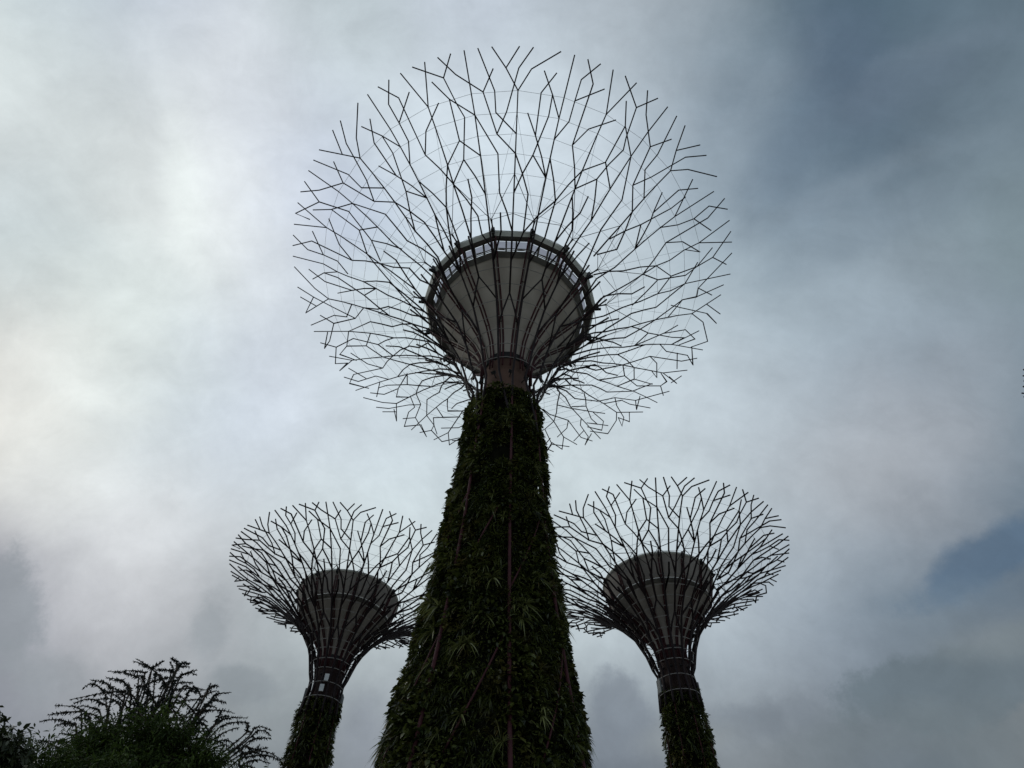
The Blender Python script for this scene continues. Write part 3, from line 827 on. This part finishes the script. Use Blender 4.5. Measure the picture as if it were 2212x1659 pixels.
    Pp, nr, tn, D, patch, N, sp = Pp[keep], nr[keep], tn[keep], D[keep], patch[keep], int(keep.sum()), sp[keep]
    Pp = Pp + nr*(np.where(sp < -0.1, 0.10, -0.06)*leafk)[:, None]
    L = leafk*rng.uniform(0.10, 0.24, N)*(0.7+0.9*patch); W = L*np.where(sp < -0.1, rng.uniform(0.24, 0.40, N), rng.uniform(0.12, 0.22, N))
    leaves(b, Pp + nr*rng.uniform(-0.12, 0.16, (N, 1))*leafk, D, L, W, rng.uniform(0.1, 0.6, N), 2, rng, (0.5, 1.0, 0.05))
    # ferns and strap-leaved tufts
    Pp, nr, tn, phi, z = surf(nros, zfine, ztop); sp = species(phi, z); kp = (sp > -0.15) | (rng.uniform(0, 1, len(z)) < 0.18); Pp, nr, tn = Pp[kp], nr[kp], tn[kp]; n_ = len(Pp); kk = 15
    sz = leafk*rng.uniform(0.24, 0.58, n_)
    th = rng.uniform(0, 6.28, (n_, kk)); out = rng.uniform(0.35, 1.0, (n_, kk))
    D = (nr[:, None]*out[..., None] + tn[:, None]*np.cos(th)[..., None]*0.9 + up*(np.sin(th)*0.9)[..., None]).reshape(-1, 3)
    L = (sz[:, None]*rng.uniform(0.7, 1.15, (n_, kk))).ravel(); wd = rng.choice([0.03, 0.055, 0.085], n_)
    W = (wd[:, None]*np.ones(kk)).ravel()*L
    leaves(b, np.repeat(Pp, kk, 0), D, L, W, np.repeat(rng.uniform(0.3, 0.9, n_), kk), 4, rng)
    b.obj('planting', LEAF, root)
    # the large rosettes one can pick out
    if nbig:
        var = []
        for v in range(5):
            q = MB(); m_ = 24; t_ = rng.uniform(0, 6.28, m_); o_ = rng.uniform(0.4, 1.1, m_)
            D = np.stack([np.cos(t_), -o_, np.sin(t_)*0.9+0.15], -1)
            leaves(q, np.zeros((m_, 3)), D, rng.uniform(0.34, 0.66, m_), np.full(m_, [0.02, 0.03, 0.012, 0.024, 0.015][v]), rng.uniform(0.35, 0.9, m_), 5, rng, (0.6, 1, 0.85, 0.45, 0.03))
            var.append(q.mesh('rosette_plant', BROM))
        cnt = 0
        for _ in range(1000):
            if cnt >= nbig: break
            zz_ = rng.uniform(max(zfine, ztop*0.28), ztop-0.6); ph_ = rng.uniform(-88, 88)
            if hole(np.array([ph_]), np.array([zz_]))[0]: continue
            o = bpy.data.objects.new('rosette_plant', var[cnt % 5]); C.objects.link(o); o.parent = root
            o.location = pol(ph_, rt(zz_)-0.08, zz_); o.rotation_euler = (0, 0, math.radians(ph_)); o.scale = (rng.uniform(0.7, 1.25),)*3; cnt += 1
    if panels:
        for p, z0 in panels:
            q = MB(); c = pol(p, rt(z0)+0.22, z0); t = pol(p+90, 1, 0); rd = pol(p, 1, 0)
            q.box(c, t*0.12, rd*0.03, np.array([0, 0, 0.20])); q.box(c-rd*0.1, t*0.05, rd*0.08, np.array([0, 0, 0.05])); q.obj('pale_panel', PANEL, root, smooth=False)
    if kind != 'gallery':
        for p, z0 in ((-80, ztop+0.2), (84, ztop+0.1), (130, ztop+0.3), (-140, ztop+0.25)):
            q = MB(); c = pol(p, rt(z0)+0.06, z0); t = pol(p+90, 1, 0); rd = pol(p, 1, 0)
            q.box(c, t*0.2, rd*0.05, np.array([0, 0, 0.38])); q.obj('planter_panel', GREYP, root, smooth=False)
    return root

def Z(*a): return [(z+EYE, r) for z, r in a]
TRUNK_A = [(0, 5.4)] + Z((2, 4.7), (5, 4.05), (8, 3.5), (9.56, 3.28), (10.38, 3.17), (12.74, 2.87), (15.58, 2.55), (19.03, 2.28), (23.35, 2.08), (27.65, 1.80), (29, 1.75), (31, 1.75))
HOLES_A = [(-4, 27.3, 12, 0.45), (2, 23.6, 14, 0.7), (58, 26.5, 7, 0.6), (66, 22.2, 8, 0.9), (-32, 25.6, 9, 0.35), (120, 24, 14, 0.9), (-140, 25, 12, 0.8), (100, 26.5, 8, 0.8)]
tower('garden_tower', (-0.3476, 21.6976, 0), 'tallest tree-shaped steel garden tower in the middle, its bowl ringed by glazed gallery windows', 'tree-shaped garden towers',
      1.0, ZR+EYE, 0.0, TRUNK_A, 28.9, 'gallery', 1.25, 0.8, 95000, 4600, 80, HOLES_A, 3, zfine=6.0)
TRUNK_B = [(0, 2.9), (10, 1.75), (15.6, 1.33), (18.5, 1.22), (20.4, 1.14), (21.4, 1.06), (22.3, 0.95), (23.5, 1.0), (26, 1.05)]
towL = tower('garden_tower', (-10.386, 38.952, 0), 'smaller tree-shaped garden tower left of the tallest one, two pale panels on its dark trunk', 'tree-shaped garden towers',
      0.5403, 28.0+EYE, R(7.5), TRUNK_B, 21.5, 'solid', 1.35, 0.8, 14000, 900, 0, [], 11, panels=((2, 22.45), (-4, 21.8)), lean=(0.007, -0.05), zfine=12.0)
towR = tower('garden_tower', (10.427, 36.153, 0), 'smaller tree-shaped garden tower right of the tallest one, plain trunk without pale panels', 'tree-shaped garden towers',
      0.5641, 28.0+EYE, R(3), TRUNK_B, 21.4, 'solid', 1.35, 0.8, 14000, 900, 0, [], 23, zfine=12.0, lean=(-0.025, -0.053))
def copy_tree(o, parent=None):
    c = o.copy(); C.objects.link(c)
    if parent: c.parent = parent
    for ch in list(o.children): copy_tree(ch, c)
    return c
towE = copy_tree(towR)
towE['label'] = 'tree-shaped garden tower at the right edge of the photo, only its branch tips in view'
towE.location = (33.72, 14.46, 0); towE.rotation_euler = (0, 0, R(40))

# ------------------------------------------------------------------ trees at lower left
def limb_tree(name, base, label, cat): return empty(name, base, label, cat)
TW = """-12.78,23.18,14.80 -13.22,23.36,15.01 -13.44,22.94,14.90
-11.43,20.74,13.40 -11.28,20.66,13.50 -10.89,20.25,13.37
-10.43,20.41,13.18 -10.83,20.87,13.77 -10.85,20.50,13.65
-11.24,21.93,14.24 -11.39,22.50,14.67 -11.39,22.95,14.91
-11.42,22.28,14.32 -11.26,22.35,14.45 -10.83,21.98,14.21
-11.98,23.10,14.68 -12.09,22.73,14.51 -12.04,22.16,14.13
-11.70,23.04,14.18 -12.06,23.36,14.86 -12.49,23.67,15.36
-13.11,24.42,14.96 -12.89,23.88,14.92 -12.67,23.32,14.70
-11.49,22.86,14.36 -11.29,22.88,14.53 -10.95,22.81,14.57
-12.13,24.20,15.13 -11.80,24.12,15.23 -11.68,24.44,15.32
-12.14,21.76,13.81 -12.61,21.90,13.96 -12.82,21.53,13.72
-13.18,23.35,14.52 -13.64,23.09,14.55 -13.90,22.57,14.27
-11.28,19.87,12.23 -11.88,20.12,12.64 -12.44,20.26,12.75
-12.47,20.95,12.78 -13.02,21.25,13.15 -13.63,21.49,13.33
-13.47,22.31,13.36 -13.55,21.78,13.32 -13.82,21.81,13.39 -14.01,21.86,13.24
-12.77,22.27,13.42 -13.02,21.68,13.05 -13.29,21.39,12.77 -13.95,21.43,12.61
-13.28,22.64,13.04 -13.60,22.13,13.03 -13.84,21.98,12.93 -14.02,21.85,12.70
-13.82,23.14,13.15 -14.03,22.85,13.12 -14.35,22.80,13.13
-13.89,22.98,12.79 -14.42,23.24,13.17 -14.82,23.24,13.32 -15.01,22.47,12.93
-13.77,22.08,12.57 -14.37,22.24,12.61 -14.55,22.10,12.48 -14.70,21.94,12.34
-14.62,23.57,12.83 -14.91,23.18,12.80 -15.03,22.81,12.63 -15.36,22.72,12.50
-13.49,21.71,11.99 -14.01,22.00,12.13 -14.10,21.69,11.91
-14.46,24.01,13.20 -14.58,23.49,13.07 -14.49,23.07,12.81
-11.61,22.81,14.01 -11.08,22.50,13.95 -10.99,22.99,14.20
-10.51,21.45,13.24 -10.33,21.57,13.27 -10.11,21.66,13.19
-10.90,23.83,14.16 -10.93,23.30,14.21 -10.94,23.00,14.07
-10.61,23.52,14.00 -10.36,23.05,14.00 -10.23,22.70,14.05
-9.97,22.15,13.56 -10.07,22.67,13.97 -9.91,22.71,13.95
-10.40,22.85,13.64 -10.30,23.11,13.94 -10.05,23.01,13.94
-10.76,24.67,14.68 -10.57,24.62,14.73 -10.36,25.02,15.00
-10.19,23.13,13.52 -10.22,23.37,13.94 -9.92,22.85,13.83
-9.61,21.87,13.03 -9.25,21.57,12.84 -8.88,21.34,12.69
-9.72,21.78,12.82 -9.43,21.54,12.66 -9.41,22.05,12.87
-9.66,23.06,12.91 -9.58,22.92,13.07 -9.64,23.13,13.40
-10.06,24.22,13.63 -10.12,24.77,13.95 -10.08,25.05,14.09
-9.41,22.53,12.56 -9.46,23.05,12.98 -9.19,23.20,13.14 -8.70,23.23,13.15
-10.04,24.47,13.42 -9.84,24.67,13.67 -9.49,24.73,13.74 -9.00,24.34,13.52
-8.09,22.01,12.10 -8.17,22.02,12.32 -8.42,22.36,12.60
-7.94,21.93,11.98 -7.92,22.01,12.24 -7.72,22.12,12.34 -7.49,22.45,12.38
-8.67,24.02,12.88 -8.56,24.14,13.18 -8.33,24.27,13.25 -7.98,24.02,12.96
-8.67,24.01,12.74 -8.49,24.29,13.00 -8.29,24.98,13.32
-8.95,24.45,12.50 -8.68,25.13,12.96 -8.35,25.17,13.08
-8.59,23.47,11.93 -8.04,23.30,11.96 -7.60,23.13,11.92 -7.36,23.77,12.05
-8.14,22.36,11.81 -7.84,22.70,11.86 -7.66,22.22,11.84
-8.00,22.56,11.42 -7.80,22.85,11.64 -7.40,23.05,11.62
-12.35,22.38,13.78 -12.34,22.08,13.85 -12.74,22.44,14.08
-11.01,21.22,13.04 -11.10,21.49,13.37 -10.71,21.27,13.31
-12.51,21.89,13.03 -12.51,21.33,12.95 -12.57,21.11,12.87
-10.64,22.26,13.27 -10.40,21.71,13.25 -10.02,21.51,13.07
-11.77,22.07,13.21 -12.04,22.07,13.52 -12.35,22.43,13.66"""
twigs = [np.array([tuple(map(float, q.split(','))) for q in l.split()]) for l in TW.strip().split('\n')]
base = np.array([-11.6, 23.2, 0.0])
ct = empty('spiky_tree', tuple(base), 'dark tree at lower left with long drooping spiky twigs fanned against the sky', 'tree')
rng = np.random.default_rng(8)
tr = MB(); tr.tube([(0, 0, 0), (0.1, 0.05, 4), (-0.05, 0, 8), (0.05, 0.1, 11), (0.1, 0, 13.6)], [0.28, 0.22, 0.15, 0.09, 0.03], 9); tr.obj('trunk', BARK, ct)
lb = MB(); lf = MB()
def bez(p0, p1, p2, n=7):
    t = np.linspace(0, 1, n)[:, None]; return (1-t)**2*p0 + 2*t*(1-t)*p1 + t*t*p2
def twig(pl, wdt=1.0):
    pl = np.asarray(pl); t = np.linspace(0, len(pl)-1, 4*len(pl))
    Q = np.stack([np.interp(t, range(len(pl)), pl[:, i]) for i in range(3)], -1)
    for _ in range(2): Q[1:-1] = (Q[:-2]+2*Q[1:-1]+Q[2:])/4
    lb.tube(Q, np.linspace(0.028, 0.008, len(Q))*wdt, 5)
    ln = np.linalg.norm(np.diff(Q, axis=0), axis=1).sum(); n = int(ln*90)
    u = rng.uniform(0, len(Q)-1.001, n); i = u.astype(int); f = (u-i)[:, None]
    P_ = Q[i]*(1-f)+Q[i+1]*f; T_ = unit(Q[i+1]-Q[i])
    D = T_*0.35 + rng.normal(0, 0.75, (n, 3)); L = rng.uniform(0.06, 0.125, n)*(1.2-0.55*u/len(Q))
    leaves(lf, P_, D, L, L*rng.uniform(0.2, 0.32, n), rng.uniform(0, 0.4, n), 1, rng, (1.0, 0.25))
bl = np.array(base)
for tw in twigs:
    q = tw - bl; twig(q)
    b0 = q[0]; zt = max(5.0, b0[2]-rng.uniform(1.5, 2.8)); hub = b0*np.array([0.35, 0.35, 0]) + rng.normal(0, 0.25, 3)*np.array([1, 1, 0]) + np.array([0, 0, zt])
    mid = (hub+b0)/2 + np.array([0, 0, -0.35]); L_ = bez(hub, mid, b0)
    lb.tube(L_, np.linspace(0.03, 0.022, 7), 5); twig(L_[2:], 0.8)
    for _ in range(3):                               # side twigs on the limb
        j = rng.integers(2, 7); s_ = L_[j]-np.array([0, 0, 0.6]); d = unit((q[-1]-q[0])*np.array([1, 1, 0]) + rng.normal(0, 0.6, 3)*np.array([1, 1, 0.0])); ln = rng.uniform(0.6, 1.5)
        twig(bez(s_, s_+d*ln*0.5+np.array([0, 0, 0.32]), s_+d*ln+np.array([0, 0, rng.uniform(-0.1, 0.3)])))
for i in range(78):                                  # the rest of the crown, all round
    a = rng.uniform(0, 6.28); rad = rng.uniform(0.5, 3.3); zc = 12.6 - 0.62*rad - rng.uniform(0, 2.6)
    p0 = np.array([math.cos(a)*rad*0.45, math.sin(a)*rad*0.45, zc-0.8]); d = np.array([math.cos(a), math.sin(a), 0])
    p2 = np.array([math.cos(a)*rad, math.sin(a)*rad, zc]); hub = np.array([0, 0, max(4, zc-2.2)])
    lb.tube(bez(hub, (hub+p0)/2-np.array([0, 0, .2]), p0), np.linspace(0.032, 0.02, 7), 5)
    twig(bez(p0, (p0+p2)/2+np.array([0, 0, 0.5]), p2))
    for _ in range(2):
        d2 = unit(d+rng.normal(0, 0.6, 3)*np.array([1, 1, 0.1])); ln = rng.uniform(0.5, 1.2); s_ = (p0+p2)/2
        twig(bez(s_, s_+d2*ln*0.5+np.array([0, 0, 0.3]), s_+d2*ln))
lb.obj('limb', BARK, ct); lf.obj('crown', CONIF, ct)

def leafy(name, base, label, blobs, m, nl, size, hang, thk, seed, trunk_r=0.16):
    """blobs: (x, y, z, rx, ry, rz) leaf clumps round limbs"""
    rng = np.random.default_rng(seed); t = empty(name, base, label, 'tree'); B = np.array(base)
    top = np.mean([b[:3] for b in blobs], 0)-B; tb = MB()
    tb.tube([(0, 0, 0), (top[0]*0.1, top[1]*0.1, top[2]*0.45), (top[0]*0.6, top[1]*0.6, top[2]*0.85), tuple(top)], [trunk_r, trunk_r*0.8, trunk_r*0.5, trunk_r*0.2], 8); tb.obj('trunk', BARK, t)
    lb = MB(); lf = MB(); tot = sum(b[3]*b[4]+b[4]*b[5] for b in blobs)
    for b in blobs:
        c = np.array(b[:3])-B; e = np.array(b[3:])
        h = np.array([top[0]*0.3, top[1]*0.3, c[2]*0.6]); lb.tube(bez(h, (h+c)/2+np.array([0, 0, -0.2]), c), np.linspace(trunk_r*0.5, 0.02, 7), 5)
        ns = max(8, int(60*(b[3]*b[4]+b[4]*b[5])))
        u = unit(rng.normal(size=(ns, 3))); rad = rng.uniform(0.45, 1.0, (ns, 1))**0.6
        tips = c + u*e*rad*(1+0.10*rng.normal(size=(ns, 1)))
        per = max(4, int(nl*(b[3]*b[4]+b[4]*b[5])/tot/ns))
        for s_ in range(0, ns, 3): lb.tube([c+(tips[s_]-c)*0.2, c+(tips[s_]-c)*0.65+np.array([0, 0, 0.06]), tips[s_]], [0.018, 0.011, 0.005], 4)
        cd_ = unit(tips-c); P_ = np.repeat(tips, per, 0); dd = np.repeat(cd_, per, 0); N = len(P_)
        back = rng.uniform(0, 0.55, (N, 1)); P_ = P_ - dd*back + rng.normal(0, 0.10, (N, 3))
        D = dd*0.7 + rng.normal(0, 0.6, (N, 3)) + np.array([0, 0, -hang])
        L = size*rng.uniform(0.6, 1.3, N)
        leaves(lf, P_, D, L, L*thk*rng.uniform(0.7, 1.3, N), rng.uniform(0.1, 0.5, N), 2, rng, (0.5, 1.0, 0.05))
    lb.obj('limb', BARK, t); lf.obj('crown', m, t); return t
leafy('bushy_tree', (-7.6, 15.9, 0), 'dense green bushy tree in front of the spiky-twigged one', 
      [(-7.6, 15.4, 8.6, 0.9, 0.9, 1.0), (-8.5, 15.0, 8.2, 0.9, 0.9, 0.8), (-6.8, 15.8, 8.3, 0.9, 0.9, 0.8), (-6.0, 16.3, 7.9, 0.8, 0.9, 0.75), (-7.5, 15.4, 7.4, 1.9, 1.2, 1.0), (-6.1, 15.9, 7.1, 1.4, 1.0, 0.9), (-8.8, 15.2, 7.1, 1.2, 1.0, 0.9), (-7.4, 16.2, 6.1, 1.8, 1.3, 1.0)], BUSH, 70000, 0.12, 0.15, 0.12, 31)
leafy('bushy_tree', (-8.0, 12.9, 0), 'low dark green bushy tree in the bottom left corner under the broad-leaved one',
      [(-8.2, 12.9, 6.75, 1.1, 0.9, 0.75), (-7.2, 13.1, 6.75, 1.0, 0.9, 0.7), (-6.4, 13.3, 6.45, 0.8, 0.8, 0.7), (-7.6, 13.0, 5.9, 1.7, 1.2, 0.9), (-8.9, 12.7, 6.3, 1.0, 0.9, 0.9)], BUSH, 46000, 0.11, 0.15, 0.12, 37)
leafy('broad_leaved_tree', (-9.4, 11.6, 0), 'broad-leaved tree cut off by the left edge of the photo, leaves hanging in tufts',
      [(-8.9, 11.2, 6.65, 0.85, 0.8, 0.7), (-8.1, 11.5, 6.5, 0.58, 0.6, 0.42), (-8.35, 11.2, 6.05, 0.75, 0.8, 0.6), (-9.7, 11.0, 6.8, 0.9, 0.8, 0.75), (-9.1, 11.5, 5.7, 1.0, 0.9, 0.8)], BROAD, 34000, 0.13, 0.4, 0.2, 41)

S.render.engine = 'CYCLES'
